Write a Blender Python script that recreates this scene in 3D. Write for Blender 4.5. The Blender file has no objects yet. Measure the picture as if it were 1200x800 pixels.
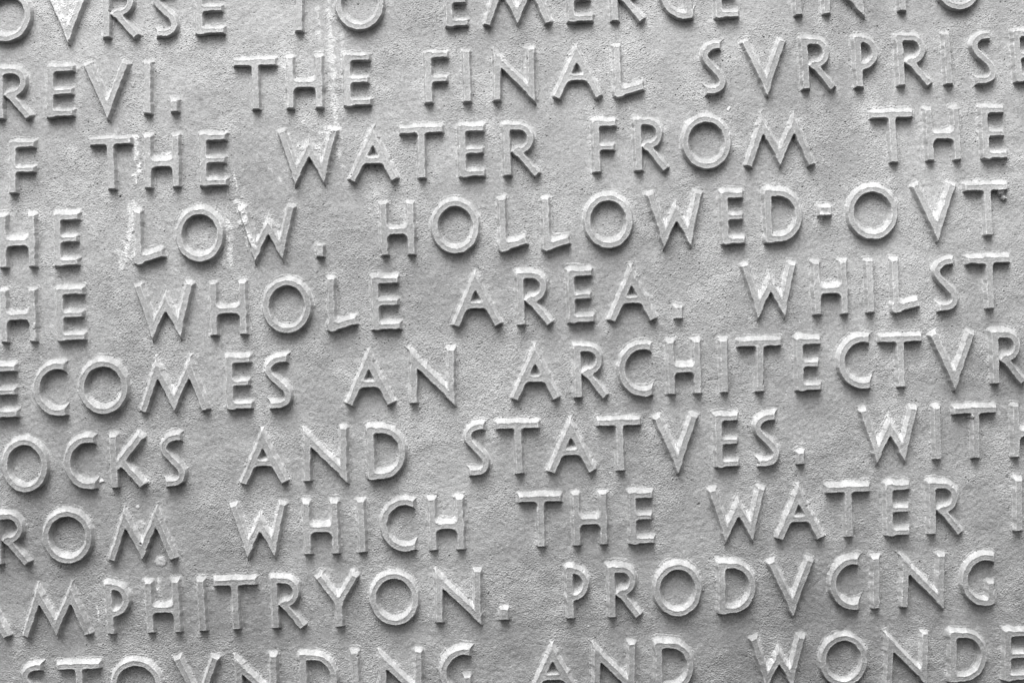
import bpy, math, random
import numpy as np
from mathutils import Matrix

# ---------------------------------------------------------------- scale and view
PX = 0.0004                 # one photograph pixel on the plate, in metres
DIST = 2200.0               # camera distance, same unit
ROLL = math.radians(1.95)   # the camera was held a little crooked
CR, SR = math.cos(ROLL), math.sin(ROLL)
scene = bpy.context.scene

cam_data = bpy.data.cameras.new("camera")
cam_data.sensor_width = 36.0
cam_data.lens = 36.0 * DIST / 1200.0
cam_data.clip_start = 0.01
cam_data.clip_end = 100.0
cam = bpy.data.objects.new("camera", cam_data)
scene.collection.objects.link(cam)
cam.matrix_world = Matrix(((CR, SR, 0, 0), (0, 0, -1, -DIST * PX), (-SR, CR, 0, 0), (0, 0, 0, 1)))
scene.camera = cam

# ---------------------------------------------------------------- sky and sun (bright overcast, from the upper left)
SUN_DIR = (-0.13, -0.52, 0.86)
SUN_STRENGTH, SUN_ANGLE, SKY = 1.5, 42.0, 0.07
EXPOSURE = 1.93
n = math.sqrt(sum(c * c for c in SUN_DIR))
sx, sy, sz = (c / n for c in SUN_DIR)
world = bpy.data.worlds.new("World")
scene.world = world
world.use_nodes = True
wn, wl = world.node_tree.nodes, world.node_tree.links
wn.clear()
sky = wn.new("ShaderNodeTexSky")
sky.sky_type = 'NISHITA'
sky.sun_disc = False
sky.sun_elevation = math.asin(sz)
sky.sun_rotation = math.atan2(sx, sy)
sky.dust_density = 4.0
grey = wn.new("ShaderNodeRGBToBW")      # black and white photograph: a neutral sky
bg = wn.new("ShaderNodeBackground")
bg.inputs["Strength"].default_value = SKY
wo = wn.new("ShaderNodeOutputWorld")
wl.new(sky.outputs[0], grey.inputs[0])
wl.new(grey.outputs[0], bg.inputs[0])
wl.new(bg.outputs[0], wo.inputs[0])
sun_data = bpy.data.lights.new("sun", 'SUN')
sun_data.energy = SUN_STRENGTH
sun_data.angle = math.radians(SUN_ANGLE)
sun_data.color = (1, 1, 1)
sun = bpy.data.objects.new("sun", sun_data)
scene.collection.objects.link(sun)
from mathutils import Vector
sun.rotation_euler = Vector((sx, sy, sz)).to_track_quat('Z', 'Y').to_euler()
sun.location = (-1, -1, 1.5)

scene.view_settings.view_transform = 'Standard'
scene.view_settings.look = 'None'
scene.view_settings.exposure = EXPOSURE
scene.view_settings.gamma = 1.0
scene.view_settings.use_curve_mapping = False

# ---------------------------------------------------------------- material: dull cast metal with chalky lime
def make_metal():
    m = bpy.data.materials.new("weathered_metal")
    m.use_nodes = True
    N, L = m.node_tree.nodes, m.node_tree.links
    N.clear()
    out = N.new("ShaderNodeOutputMaterial")
    b = N.new("ShaderNodeBsdfPrincipled")
    L.new(b.outputs[0], out.inputs[0])
    geo = N.new("ShaderNodeNewGeometry")

    def noise(scale, detail, rough):
        t = N.new("ShaderNodeTexNoise")
        t.inputs["Scale"].default_value = scale
        t.inputs["Detail"].default_value = detail
        t.inputs["Roughness"].default_value = rough
        L.new(geo.outputs["Position"], t.inputs["Vector"])
        return t.outputs["Fac"]

    def ramp(src, lo, hi, a, c):
        r = N.new("ShaderNodeMapRange")
        r.inputs["From Min"].default_value = lo
        r.inputs["From Max"].default_value = hi
        r.inputs["To Min"].default_value = a
        r.inputs["To Max"].default_value = c
        L.new(src, r.inputs["Value"])
        return r.outputs[0]

    def math_(op, a, c):
        q = N.new("ShaderNodeMath")
        q.operation = op
        for k, v in enumerate((a, c)):
            if isinstance(v, float):
                q.inputs[k].default_value = v
            else:
                L.new(v, q.inputs[k])
        return q.outputs[0]

    broad = ramp(noise(9.0, 4.0, 0.6), 0.3, 0.7, 0.72, 1.20)        # large patina clouds
    patch = ramp(noise(48.0, 6.0, 0.65), 0.3, 0.7, 0.89, 1.10)      # blotches
    speck = ramp(noise(1100.0, 4.0, 0.8), 0.25, 0.75, 0.60, 1.40)    # grit
    tone = math_('MULTIPLY', math_('MULTIPLY', broad, patch), speck)
    base = math_('MULTIPLY', tone, 0.225)
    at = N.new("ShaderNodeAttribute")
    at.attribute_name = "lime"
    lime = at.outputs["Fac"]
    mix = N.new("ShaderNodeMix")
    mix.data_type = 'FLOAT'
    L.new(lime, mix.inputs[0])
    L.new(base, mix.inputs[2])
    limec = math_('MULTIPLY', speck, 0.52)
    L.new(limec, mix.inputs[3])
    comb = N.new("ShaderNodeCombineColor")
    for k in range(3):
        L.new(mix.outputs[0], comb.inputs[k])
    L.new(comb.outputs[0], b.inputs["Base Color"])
    L.new(ramp(lime, 0.0, 1.0, 0.68, 0.95), b.inputs["Roughness"])
    b.inputs["Specular IOR Level"].default_value = 0.28
    bump = N.new("ShaderNodeBump")
    bump.inputs["Strength"].default_value = 0.25
    bump.inputs["Distance"].default_value = 0.0002
    L.new(noise(2600.0, 2.0, 0.6), bump.inputs["Height"])
    L.new(bump.outputs[0], b.inputs["Normal"])
    return m

METAL = make_metal()

# ---------------------------------------------------------------- the grid the casting is sculpted on
STEP = 0.48
HU, HV = 624.0, 432.0
def axis(half, far):
    core = np.arange(-half, half + STEP * 0.5, STEP)
    grow, d, p = [], STEP, core[-1]
    while p < far:
        d *= 1.16
        p += min(d, 14.0)
        grow.append(p)
    grow = np.array(grow)
    return np.concatenate([-grow[::-1], core, grow]), len(grow)
U, padu = axis(HU, 840.0)
V, padv = axis(HV, 640.0)
NU, NV = len(U), len(V)
GU, GV = np.meshgrid(U, V)            # [row = v upward, col = u]

TN = 2700                             # periodic noise tile, cells of STEP
_fx = np.fft.fftfreq(TN, STEP)
_fr = np.sqrt(_fx[:, None] ** 2 + np.fft.rfftfreq(TN, STEP)[None, :] ** 2)
def band(seed, lo, hi):
    """random relief holding wavelengths between lo and hi pixels, spread 1"""
    g = np.random.default_rng(seed).standard_normal((TN, TN)).astype(np.float32)
    f = np.fft.rfft2(g)
    w = np.exp(-(_fr * lo * 0.75) ** 2) * (1 - np.exp(-(_fr * hi * 0.75) ** 2))
    r = np.fft.irfft2(f * w, s=(TN, TN))
    r = (r / r.std()).astype(np.float32)
    iu = np.mod(np.round(U / STEP).astype(int), TN)
    iv = np.mod(np.round(V / STEP).astype(int), TN)
    return r[np.ix_(iv, iu)]

fine = band(1, 2.2, 5.0)
grain = band(2, 3.2, 7.0)
lump = band(3, 9.0, 26.0)
wave = band(4, 40.0, 140.0)
big = band(5, 120.0, 420.0)
pits = band(11, 4.0, 8.0)
warp_u, warp_v = band(6, 12.0, 40.0), band(7, 12.0, 40.0)
ragged = band(8, 3.0, 9.0)
blotch = band(9, 14.0, 60.0)
ledge = band(10, 30.0, 110.0)

def sstep(a, b, x):
    t = np.clip((x - a) / (b - a), 0, 1)
    return t * t * (3 - 2 * t)

rough = 0.40 + 0.60 * sstep(-1.2, 1.2, big + 0.5 * wave)             # sandier and smoother fields
crumb = np.maximum(grain - 0.7, 0) * 0.19 + grain * 0.04 + fine * 0.20 - np.maximum(pits - 2.0, 0) * 1.6
BASE = (crumb * rough + lump * 0.12 + wave * 0.25).astype(np.float32)
FACE_H = 11.0
HEIGHT = BASE.copy()
IDS = np.full(HEIGHT.shape, -1, np.int32)
NEAR = np.full(HEIGHT.shape, 99.0, np.float32)     # distance to the nearest letter face
SKIRT = np.full(HEIGHT.shape, 99.0, np.float32)
LIME = np.zeros(HEIGHT.shape, np.float32)

# ---------------------------------------------------------------- photograph pixel -> plate coordinates
def bow(u, v):                         # dome added so the light falls off toward bottom and right
    return -(18.0 * (u / 620.0) ** 2 + 40.0 * (v / 430.0) ** 2)

def plate(x, y, lift=FACE_H):
    X, Y = x - 600.0, 400.0 - y
    k = (DIST - lift - bow(X, Y)) / DIST
    X, Y = X * k, Y * k
    return X * CR + Y * SR, -X * SR + Y * CR

# ---------------------------------------------------------------- strokes
def bar(p, q, hw):                     # straight stroke with square-cut ends
    def f(x, y):
        dx, dy = q[0] - p[0], q[1] - p[1]
        l = math.hypot(dx, dy)
        ex, ey = dx / l, dy / l
        mx, my = (p[0] + q[0]) / 2, (p[1] + q[1]) / 2
        a = np.abs((x - mx) * ex + (y - my) * ey) - l / 2
        b = np.abs(-(x - mx) * ey + (y - my) * ex) - hw
        return np.hypot(np.maximum(a, 0), np.maximum(b, 0)) + np.minimum(np.maximum(a, b), 0)
    return f

def path(pts, hw, cuts=()):            # bent stroke, each cut (nx, ny, c) keeps n.p < c
    def f(x, y):
        d = None
        for p, q in zip(pts[:-1], pts[1:]):
            dx, dy = q[0] - p[0], q[1] - p[1]
            t = np.clip(((x - p[0]) * dx + (y - p[1]) * dy) / (dx * dx + dy * dy + 1e-9), 0, 1)
            e = np.hypot(x - p[0] - t * dx, y - p[1] - t * dy)
            d = e if d is None else np.minimum(d, e)
        d = d - hw
        for nx, ny, c in cuts:
            d = np.maximum(d, nx * x + ny * y - c)
        return d
    return f

def arc(cx, cy, rx, ry, a0, a1, n=26):
    return [(cx + rx * math.cos(math.radians(a0 + (a1 - a0) * k / n)), cy + ry * math.sin(math.radians(a0 + (a1 - a0) * k / n))) for k in range(n + 1)]

def spline(ctrl, n=8):
    P = [ctrl[0]] + list(ctrl) + [ctrl[-1]]
    out = []
    for i in range(1, len(P) - 2):
        p0, p1, p2, p3 = P[i - 1:i + 3]
        for k in range(n):
            t = k / n
            out.append(tuple(0.5 * (2 * p1[j] + (p2[j] - p0[j]) * t + (2 * p0[j] - 5 * p1[j] + 4 * p2[j] - p3[j]) * t * t + (3 * p1[j] - p0[j] - 3 * p2[j] + p3[j]) * t ** 3) for j in (0, 1)))
    out.append(tuple(ctrl[-1]))
    return out

def zig(pts, hw):                      # pointed zigzag; inner points are given as the tips of its mitres
    P = [np.array(p, float) for p in pts]
    C, tips = list(P), {}
    for i in range(1, len(P) - 1):
        a, b = P[i - 1] - P[i], P[i + 1] - P[i]
        a, b = a / np.linalg.norm(a), b / np.linalg.norm(b)
        half = math.acos(max(-1, min(1, float(a @ b)))) / 2
        m = a + b
        m = m / np.linalg.norm(m)
        C[i] = P[i] + m * hw / math.sin(half)
        tips[i] = (m, float(m @ (P[i] + m * 0.8)))
    def f(x, y):
        out = None
        for i in range(len(C) - 1):
            p, q = C[i], C[i + 1]
            e = (q - p) / np.linalg.norm(q - p)
            d = bar(tuple(p - e * (4 * hw if i else 0)), tuple(q + e * (4 * hw if i < len(C) - 2 else 0)), hw)(x, y)
            for k, at, far in ((i - 1, p, q), (i + 1, q, p)):
                if 0 <= k < len(C) - 1:
                    g = (C[k + 1] - C[k]) / np.linalg.norm(C[k + 1] - C[k])
                    nrm = np.array((-g[1], g[0]))
                    if nrm @ (far - at) > 0:
                        nrm = -nrm
                    d = np.maximum(d, nrm[0] * (x - at[0]) + nrm[1] * (y - at[1]) - hw)
            for k in (i, i + 1):
                if k in tips:
                    m, c = tips[k]
                    d = np.maximum(d, c - m[0] * x - m[1] * y)
            if out is None:
                out = d
            else:
                t = np.maximum(3.0 - np.abs(out - d), 0) / 3.0
                m2 = np.minimum(out, d) - t * t * 0.75
                out = np.where(np.minimum(out, d) < 0, np.minimum(out, d), m2)
        return out
    return f

CAP = 60.0
def glyph(ch, w, rnd):
    h, s, b = CAP, 3.75, 3.2            # height, half stroke of stems, of bars
    j = lambda a: rnd.uniform(-a, a)
    k = 4.0                            # how far the inner corners are filled
    if ch == 'A':
        t = 0.5 + j(0.02)
        S = [zig([(s * 0.9, 0), (w * t, h + 1), (w - s * 0.9, 0)], s + .1), bar((w * .24, h * .385), (w * .76, h * .385), b + .2)]
        k = 4.5
    elif ch == 'C':
        r = 29.0
        S = [path(arc(r, h / 2, r - s, h / 2 + 1.2 - s, 52, 308), s - .1, [(1, 0, w)])]
    elif ch == 'G':
        r = 29.0
        S = [path(arc(r, h / 2, r - s, h / 2 + 1.2 - s, 50, 310), s - .1, [(1, 0, w)]), bar((w - s, 3.0), (w - s, h * .44), s - .2)]
    elif ch == 'D':
        r = h / 2 - b
        pts = [(s, h - b), (w - r - s + 3, h - b)] + arc(w - r - s + 3, h / 2, r + .0 - 3, r, 90, -90) + [(s, b)]
        S = [bar((s, 0), (s, h), s), path(pts, s - .3, [(-1, 0, 0)])]
    elif ch in 'EF':
        m = h * (.50 if ch == 'E' else .46) + j(1)
        S = [bar((s, 0), (s, h), s), bar((s, h - b), (w - j(.8), h - b), b), bar((s, m), (w - 1 - abs(j(1.5)), m), b - .4)]
        if ch == 'E':
            S.append(bar((s, b), (w - j(.8), b), b))
        k = 4.5
    elif ch == 'H':
        m = h * .47 + j(1)
        S = [bar((s, 0), (s, h), s - .2), bar((w - s, 0), (w - s, h), s - .2), bar((s, m), (w - s, m), b + .3)]
        k = 7.5
    elif ch == 'I':
        S = [bar((w / 2, 0), (w / 2, h), s)]
    elif ch == 'K':
        S = [bar((s, 0), (s, h), s), bar((s + 3, h * .40), (w - 3, h - 1), s), bar((w * .30, h * .52), (w - 3, 1), s)]
    elif ch == 'L':
        S = [bar((s, 1), (s, h), s - .2), bar((1.5, b - .3), (w - .5, h * .165 + j(1)), b + .6)]
        k = 7.0
    elif ch == 'M':
        a, c = .265 + j(.01), .735 + j(.01)
        S = [zig([(s, 0), (w * a, h + 1), (w * .5, -3), (w * c, h + 1), (w - s, 0)], s - .1)]
    elif ch == 'N':
        S = [zig([(s, 0), (s * .4, h + 1), (w - s * .4, -5), (w - s, h)], s - .1)]
    elif ch == 'O':
        S = [path(arc(w / 2, h / 2, w / 2 - s + .4, h / 2 + 1.6 - s, 0, 360, 48), s - .4)]
    elif ch == 'P':
        r = h * .27
        pts = [(s, h - b), (w - r - s, h - b)] + arc(w - r - s + 1, h - b - r, r, r, 90, -90) + [(s, h - b - 2 * r)]
        S = [bar((s, 0), (s, h), s), path(pts, b + .2, [(-1, 0, 0)])]
    elif ch == 'R':
        r = h * .235
        cx = w * .86 - r - s
        pts = [(s, h - b), (cx, h - b)] + arc(cx, h - b - r, r, r, 90, -75) + [(w * .36, h - b - 2 * r - 1)]
        S = [bar((s, 0), (s, h), s), path(pts, b + .2, [(-1, 0, 0)]), bar((w * .34, h - b - 2 * r + 1.5), (w - s + .5, 0), s - .2)]
        k = 3.5
    elif ch == 'S':
        c = [(.98, .935), (.70, .945), (.38, .905), (.175, .80), (.17, .69), (.32, .58), (.52, .48), (.74, .37), (.86, .25), (.82, .13), (.62, .06), (.38, .045), (.05, .055)]
        curve = path(spline([(x * w, y * h) for x, y in c]), s - .2)
        S = [lambda x, y: np.maximum(curve(x, y), np.where(y > h * .5, x - w * .84, w * .19 - x))]
    elif ch == 'T':
        S = [bar((0, h - b - .4), (w, h - b - .4), b + .3), bar((w / 2 + j(1), 0), (w / 2 + j(.6), h - 2), s)]
        k = 5.0
    elif ch == 'V':
        S = [zig([(s * .9, h), (w * .53, -6), (w - s * .9, h)], s)]
        k = 6.0
    elif ch == 'W':
        p1, p2, ap = .285, .755, .52
        S = [zig([(s * .9, h), (w * p1, -6), (w * ap, h * .86), (w * p2, -6), (w - s * .9, h)], s - .1)]
    elif ch == 'Y':
        S = [bar((s * .9, h), (w * .52, h * .46), s - .2), bar((w - s * .9, h), (w * .52, h * .46), s - .2), bar((w * .52, 0), (w * .52, h * .48), s)]
    elif ch == '.':
        S = [bar((w / 2, .5), (w / 2, 13.5), w * .42)]
    elif ch == '-':
        S = [bar((0, 34), (w, 34), 4.6)]
    return S, k

# ---------------------------------------------------------------- the inscription: (baseline height at x=0, slope, words of (sign, left, right))
LINES = [
 (47.0, -.0323, "O -25 36,V 51 104,R 118 163,S 176 209,E 227 262|T 324 376,O 391 451|E 520 549,M 565 648,E 663 695,R 715 757,G 772 812,E 836 865|I 929 940,N 962 1014,T 1029 1081,O 1094 1151"),
 (138.0, -.0355, "R -7 37,E 52 86,V 96 151,I 166 178,. 197 210|T 272 324,H 334 379,E 401 434|F 496 527,I 542 552,N 576 629,A 647 707,L 719 756|S 821 851,V 868 922,R 939 981,P 1000 1030,R 1051 1094,I 1106 1116,S 1137 1168,E 1187 1220"),
 (225.5, -.0345, "F 8 41|T 103 154,H 167 211,E 232 266|W 324 396,A 407 467,T 467 520,E 536 569,R 589 634|F 693 723,R 743 785,O 798 858,M 872 957|T 1020 1071,H 1084 1127,E 1149 1180"),
 (313.6, -.0335, "H -3 42,E 61 92|L 156 192,O 204 263,W 278 346,. 369 381|H 444 487,O 504 563,L 584 619,L 635 669,O 683 743,W 757 824,E 844 873,D 895 942,- 959 976,O 992 1054,V 1068 1122,T 1130 1183"),
 (400.6, -.0340, "H -2 43,E 64 99|W 156 227,H 244 290,O 306 366,L 383 419,E 434 469|A 529 589,R 605 649,E 664 696,A 712 771,. 789 802|W 868 934,H 952 995,I 1014 1026,L 1045 1079,S 1093 1124,T 1133 1186"),
 (488.3, -.0335, "E -12 20,C 37 77,O 90 151,M 162 246,E 263 295,S 308 343|A 404 463,N 478 535|A 598 657,R 672 714,C 723 765,H 781 823,I 844 854,T 864 917,E 932 963,C 981 1021,T 1030 1082,V 1089 1144,R 1162 1204"),
 (576.0, -.0345, "O 0 57,C 73 112,K 128 171,S 186 218|A 280 338,N 353 409,D 429 477|S 543 574,T 581 633,A 641 699,T 699 752,V 765 819,E 837 867,S 882 915,. 933 945|W 1007 1077,I 1094 1104,T 1117 1170,H 1186 1230"),
 (661.0, -.0325, "R -8 36,O 48 109,M 125 208|W 268 336,H 354 398,I 418 429,C 444 487,H 501 545|T 607 659,H 670 713,E 736 767|W 830 898,A 909 967,T 968 1021,E 1037 1068,R 1088 1131|I 1190 1200"),
 (746.5, -.0325, "A -47 12,M 24 108,P 122 152,H 169 212,I 231 241,T 249 301,R 317 359,Y 368 421,O 432 492,N 508 566,. 584 598|P 662 691,R 712 753,O 765 824,D 841 888,V 899 955,C 971 1008,I 1022 1033,N 1055 1110,G 1126 1168"),
 (837.0, -.0335, "S 24 55,T 65 118,O 128 191,V 202 257,N 273 327,D 350 397,I 411 422,N 442 497,G 514 553|A 618 680,N 693 747,D 767 815|W 879 945,O 960 1019,N 1037 1091,D 1113 1160,E 1177 1209"),
]

LETTERS = []                           # (sign, origin u, origin v, word index)
WORDS = []
def carve(idx, ch, xl, xr, base, slope, rnd):
    xm = (xl + xr) / 2
    yb = base + slope * xm
    hi = {'V': 56, 'W': 56, 'Y': 56, 'T': 52, 'P': 40, 'F': 35, 'A': 4, 'M': 4, 'L': 10, 'R': 12, '.': 6, 'K': 20}.get(ch, 30)
    ul, _ = plate(xl, yb - hi)
    ur, _ = plate(xr, yb - hi)
    _, v0 = plate(xm, yb)
    ins = 1.9
    u0, w = ul + ins, ur - ul - 2 * ins
    v0 += rnd.uniform(-.5, .5)
    tilt = slope + math.tan(ROLL) + rnd.uniform(-.008, .008)   # what is left of the slope after the roll
    i0, i1 = np.searchsorted(U, [u0 - 26, u0 + w + 26])
    j0, j1 = np.searchsorted(V, [v0 - 26, v0 + CAP + 30])
    i1, j1 = min(i1, NU), min(j1, NV)
    sl = (slice(j0, j1), slice(i0, i1))
    x = GU[sl] - u0 + warp_u[sl] * 0.18
    y = GV[sl] - v0 + warp_v[sl] * 0.18
    y = y + (x - w / 2) * tilt
    strokes, k = glyph(ch, w, rnd)
    d = None
    for f in strokes:
        e = f(x, y)
        if d is None:
            d = e
        else:
            t = np.maximum(k - np.abs(d - e), 0) / k
            d = np.minimum(d, e) - t * t * k * 0.25
    gv, gu = np.gradient(d, V[j0:j1], U[i0:i1])
    gl = np.hypot(gu, gv) + 1e-6
    up = gv / gl
    gu = gu / gl
    d = d + ragged[sl] * 0.06 + np.maximum(lump[sl] - 1.5, 0) * 0.9 * sstep(0.6, 1.6, blotch[sl])
    upf = np.clip(up, 0, 1) ** 1.5
    dnf = np.clip(-up, 0, 1) ** 1.5
    build = np.clip(1 + 0.08 * blotch[sl] + rnd.uniform(-.25, .25), .45, 1.8)
    if ch in '.-':
        build = build * .85
    width = 2.5 + (5.6 * build - 2.5) * upf + (1.3 - 2.5) * dnf
    t = np.clip(d / width, 0, 1)
    prof = (1 - t) ** (1.25 + 0.5 * upf - 0.25 * dnf)
    rise = FACE_H + rnd.uniform(-.6, .6)
    face = rise + lump[sl] * 0.06 + fine[sl] * 0.03 + crumb[sl] * 0.1 - 0.7 * sstep(0.2, 2.0, -d)
    face = face - 0.7 * sstep(-1.3, 0.0, d)                        # worn arris
    terr = 0.32 * np.sin(d * 2.3 + blotch[sl] * 2.0) * upf * sstep(0.5, 1.5, d) * (t < 1)
    shelf = (0.8 + .2 * ragged[sl]) * sstep(3.0, 1.2, d - width) * sstep(-.2, .9, ledge[sl]) * (1 - .8 * dnf)   # a thin plinth left by the casting
    h = BASE[sl] * (1 - prof * .8) + (face - 0.2) * prof + terr * prof + shelf * (1 - prof)
    cur, near = HEIGHT[sl], SKIRT[sl]
    own = (d - width) < near
    HEIGHT[sl] = np.where(d < width + 3, np.where(IDS[sl] >= 0, np.maximum(h, cur), h), cur)
    ids = IDS[sl]
    ids[(d - width < 3.4) & own] = idx
    IDS[sl] = ids
    SKIRT[sl] = np.minimum(near, d - width)
    NEAR[sl] = np.minimum(NEAR[sl], d)
    # letter sides paler, least on upward slopes, none underneath
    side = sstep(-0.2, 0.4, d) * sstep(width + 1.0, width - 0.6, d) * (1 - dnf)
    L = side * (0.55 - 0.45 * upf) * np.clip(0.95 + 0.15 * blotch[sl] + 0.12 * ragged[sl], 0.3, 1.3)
    L = L + np.clip(0.19 + 0.10 * ragged[sl] + 0.10 * blotch[sl], 0, .6) * sstep(-1.5, -0.5, d) * (d <= 0.2)   # paler along the face edges
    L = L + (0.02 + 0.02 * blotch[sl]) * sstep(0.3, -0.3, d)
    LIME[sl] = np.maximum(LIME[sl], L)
    return u0, v0

rnd = random.Random(11)
for base, slope, text in LINES:
    for word in text.split('|'):
        WORDS.append([])
        for item in word.split(','):
            ch, xl, xr = item.split()
            u0, v0 = carve(len(LETTERS), ch, float(xl), float(xr), base, slope, rnd)
            WORDS[-1].append(len(LETTERS))
            LETTERS.append((ch, u0, v0))

# ---------------------------------------------------------------- lime runs, splashes, scratches
def dist_seg(p, q):
    dx, dy = q[0] - p[0], q[1] - p[1]
    t = np.clip(((GU - p[0]) * dx + (GV - p[1]) * dy) / (dx * dx + dy * dy + 1e-9), 0, 1)
    return np.hypot(GU - p[0] - t * dx + warp_u * 1.2, GV - p[1] - t * dy + ragged * .4), t

def streak(pts, width, amount, lift=0.0):
    global LIME, HEIGHT
    for a, b in zip(pts[:-1], pts[1:]):
        d, _ = dist_seg(plate(*a, 0), plate(*b, 0))
        f = sstep(width * 1.15, 0.0, d + 0.35 * width * blotch) * np.clip(.85 + .15 * ragged + .2 * lump, 0, 1.1)
        LIME = np.maximum(LIME, f * amount)
        HEIGHT = HEIGHT + (f * lift * (1 + .2 * ragged)).astype(np.float32)

def blob(x, y, rad, amount, lift):      # a splash dried to a small lump
    global LIME, HEIGHT
    u, v = plate(x, y, 0)
    d = np.hypot(GU - u + warp_u * .5, GV - v + warp_v * .5) + .35 * ragged
    LIME = np.maximum(LIME, sstep(rad, rad * .55, d) * amount)
    HEIGHT = (HEIGHT + lift * np.sqrt(np.clip(1 - (d / rad) ** 2, 0, 1))).astype(np.float32)

blob(119.5, 563, 3.8, .95, 1.8)
blob(188, 657, 7.5, .6, 1.0)
blob(190, 654, 3.5, .7, .6)
blob(1171, 226, 4.6, .95, 9.5)
blob(1175, 232, 3.6, .95, 7.5)
blob(853.5, 128, 2.6, .9, 1.0)
blob(1136, 488, 3.0, .7, 4.0)
blob(162, 594, 2.6, .8, .8)
blob(44, 382, 3.5, .4, 2.0)
blob(155, 99, 2.8, .2, 1.2)
blob(820, 591, 2.0, .0, -2.0)
blob(945, 592, 1.8, .0, -2.0)
blob(690, 733, 1.6, .5, 0.8)

streak([(384, -5), (388, 60), (392, 130), (398, 190)], 5.5, .5, .3)
streak([(372, 5), (376, 70)], 3, .35)
streak([(404, 0), (400, 90)], 3, .35)
streak([(158, 160), (160, 190), (161, 214)], 4.2, .95, .5)
streak([(156, 236), (152, 275), (146, 305)], 6, .6, .25)
streak([(280, 238), (286, 262), (296, 288)], 6, .8, .5)
streak([(268, 262), (270, 310)], 4, .5, .2)
streak([(140, 296), (144, 312)], 5, .6)
streak([(376, 158), (396, 152)], 5, .8, .5)
streak([(62, -8), (78, 26)], 8, .75, .6)
streak([(92, -8), (80, 26)], 8, .7, .6)
streak([(161, 595), (162, 596)], 3, .8, .4)
streak([(160, 618), (168, 612)], 5, .7, .3)
streak([(187, 678), (188, 692)], 4, .6, .3)
streak([(114, 708), (116, 728)], 2.4, .8, .3)
streak([(962, 255), (966, 256)], 5, .8, 2.0)
streak([(265, 190), (266, 305)], 1.0, .5)
streak([(274, 195), (277, 228)], 1.1, .8)
streak([(301, 182), (330, 212)], 1.2, .5)
streak([(354, 142), (364, 137)], 1.5, .8)
streak([(922, 384), (936, 376)], 1.5, .6)
streak([(1190, 30), (1198, 60)], 3, .3)
for px, py, rad, amt, up_ in ((352, 172, 9, .6, .7), (372, 176, 8, .6, .8), (388, 150, 7, .8, 1.0), (398, 165, 5, .7, .6), (341, 166, 4, .7, .5), (338, 190, 3, .5, .3),
        (176, 178, 6, .6, .5), (191, 182, 7, .7, .5), (252, 208, 4, .5, .6), (264, 196, 3, .6, .6), (262, 158, 4, .5, .7), (132, 158, 8, .5, .4), (286, 244, 7, .8, .8),
        (303, 280, 6, .6, .5), (322, 262, 5, .5, .4), (148, 300, 7, .6, .3), (372, 292, 6, .6, .4), (257, 305, 8, .5, .2), (88, 80, 3, .6, .9), (86, 130, 3, .5, .9), (82, 106, 3, .5, .7), (258, 10, 3, .5, .9), (258, 38, 3, .5, .9),
        (22, 552, 12, .35, .2), (600, 715, 0.5, .1, .1), (175, 500, 14, .3, .1), (1138, 700, 0.5, .1, .1), (850, 722, 7, .3, .2)):
    streak([(px, py), (px + 1, py + 2)], rad, amt * .75, up_ * .6)
streak([(60, -10), (250, 60), (400, 150)], 150, .10)  # broad pale washes: part lime, part upper-left brightness put into the colour
streak([(180, 60), (170, 300)], 110, .12)
specks = np.maximum(band(21, 3.0, 7.0) - 2.7, 0) * sstep(-.5, 1.5, band(22, 60, 200))
LIME = np.maximum(LIME, np.clip(specks * 2, 0, .7))
# pale dusty bloom lying round the lettering and in broad clouds
bloom = np.exp(-np.maximum(NEAR, 0) / 6.0) * np.clip(.20 + .14 * blotch, 0, .45) * (NEAR > 0)
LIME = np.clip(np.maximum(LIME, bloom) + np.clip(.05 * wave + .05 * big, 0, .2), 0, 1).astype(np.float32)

# ---------------------------------------------------------------- meshes
def grid_mesh(name, verts, quads, lime):
    me = bpy.data.meshes.new(name)
    nq = len(quads)
    me.vertices.add(len(verts))
    me.vertices.foreach_set("co", np.ascontiguousarray(verts, np.float32).ravel())
    me.loops.add(nq * 4)
    me.loops.foreach_set("vertex_index", np.ascontiguousarray(quads, np.int32).ravel())
    me.polygons.add(nq)
    me.polygons.foreach_set("loop_start", np.arange(0, nq * 4, 4, dtype=np.int32))
    me.update(calc_edges=True)
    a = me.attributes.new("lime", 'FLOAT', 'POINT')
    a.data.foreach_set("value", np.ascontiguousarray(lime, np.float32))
    me.materials.append(METAL)
    return me

def quads_of(mask, index):
    j, i = np.nonzero(mask)
    return np.stack([index[j, i], index[j, i + 1], index[j + 1, i + 1], index[j + 1, i]], 1)

# under each letter the plate runs on, a little lower
same = np.ones(IDS.shape, bool)
for dj in (-1, 0, 1):
    for di in (-1, 0, 1):
        same &= np.roll(np.roll(IDS, dj, 0), di, 1) == IDS
inner = same & (IDS >= 0)
PLATE_H = np.where(inner, -2.5, HEIGHT)

def xyz(u, v, h):
    return np.stack([u * PX, -h * PX, v * PX], -1)      # h toward the viewer

plaque = bpy.data.objects.new("plaque", None)
scene.collection.objects.link(plaque)
plaque.empty_display_size = 0.05
plaque["label"] = "weathered grey cast metal plaque covered in lines of raised capital letters"
plaque["category"] = "plaque"

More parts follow.
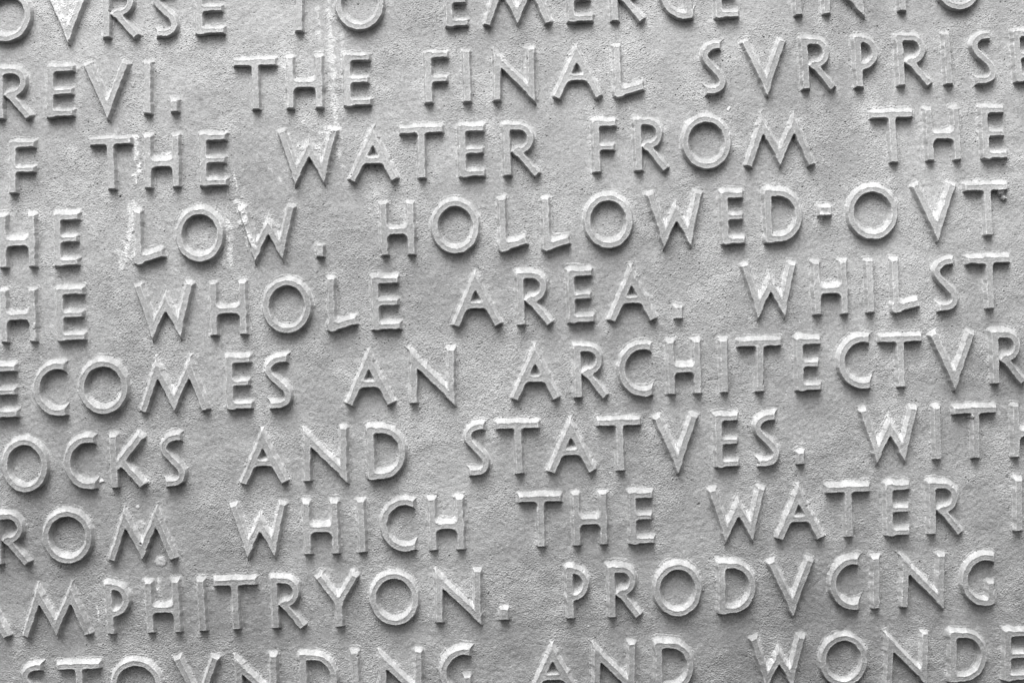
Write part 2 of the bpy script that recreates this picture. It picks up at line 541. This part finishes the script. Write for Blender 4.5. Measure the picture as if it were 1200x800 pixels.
vid = np.arange(NU * NV).reshape(NV, NU)
verts = xyz(GU.ravel(), GV.ravel(), (PLATE_H + bow(GU, GV)).ravel())
quads = quads_of(np.ones((NV - 1, NU - 1), bool), vid)
ring = np.concatenate([vid[0, :], vid[1:, -1], vid[-1, -2::-1], vid[-2:0:-1, 0]])   # edge and back of the casting
back = verts[ring].copy()
back[:, 1] = 120 * PX
bi = np.arange(len(ring)) + len(verts)
r2, b2 = np.roll(ring, -1), np.roll(bi, -1)
walls = np.stack([ring, bi, b2, r2], 1)
corner = [bi[0], bi[NU - 1], bi[NU - 1 + NV - 1], bi[2 * NU - 2 + NV - 1]]
verts = np.concatenate([verts, back])
quads = np.concatenate([quads, walls, np.array([corner[::-1]])])
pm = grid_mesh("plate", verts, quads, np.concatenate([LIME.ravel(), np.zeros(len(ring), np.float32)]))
po = bpy.data.objects.new("plate", pm)
scene.collection.objects.link(po)
po.parent = plaque

fid = np.where((IDS[:-1, :-1] == IDS[1:, :-1]) & (IDS[:-1, :-1] == IDS[:-1, 1:]) & (IDS[:-1, :-1] == IDS[1:, 1:]), IDS[:-1, :-1], -1)
for members in WORDS:
    _, wu, wv = LETTERS[members[0]]
    word = bpy.data.objects.new("inscribed_word", None)
    scene.collection.objects.link(word)
    word.empty_display_size = 0.01
    word["label"] = "raised capitals reading " + "".join(LETTERS[k][0] for k in members)
    word.parent = plaque
    word.location = (wu * PX, 0, wv * PX)
    for k in members:
        ch, u0, v0 = LETTERS[k]
        i0, i1 = np.searchsorted(U, [u0 - 30, u0 + 120])
        j0, j1 = np.searchsorted(V, [v0 - 30, v0 + 100])
        sub = fid[j0:j1, i0:i1] == k
        if not sub.any():
            continue
        index = np.arange((j1 - j0 + 1) * (i1 - i0 + 1)).reshape(j1 - j0 + 1, i1 - i0 + 1)
        sub = sub[:min(j1, NV - 1) - j0, :min(i1, NU - 1) - i0]
        q = quads_of(sub, index)
        used, inv = np.unique(q.ravel(), return_inverse=True)
        jj, ii = np.divmod(used, i1 - i0 + 1)
        jj, ii = jj + j0, ii + i0
        co = xyz(U[ii] - u0, V[jj] - v0, HEIGHT[jj, ii] + bow(U[ii], V[jj]))
        name = {'.': 'full_stop', '-': 'hyphen'}.get(ch, 'raised_letter')
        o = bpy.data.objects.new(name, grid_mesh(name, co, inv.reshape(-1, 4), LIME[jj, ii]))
        scene.collection.objects.link(o)
        o.parent = word
        o.location = ((u0 - wu) * PX, 0, (v0 - wv) * PX)
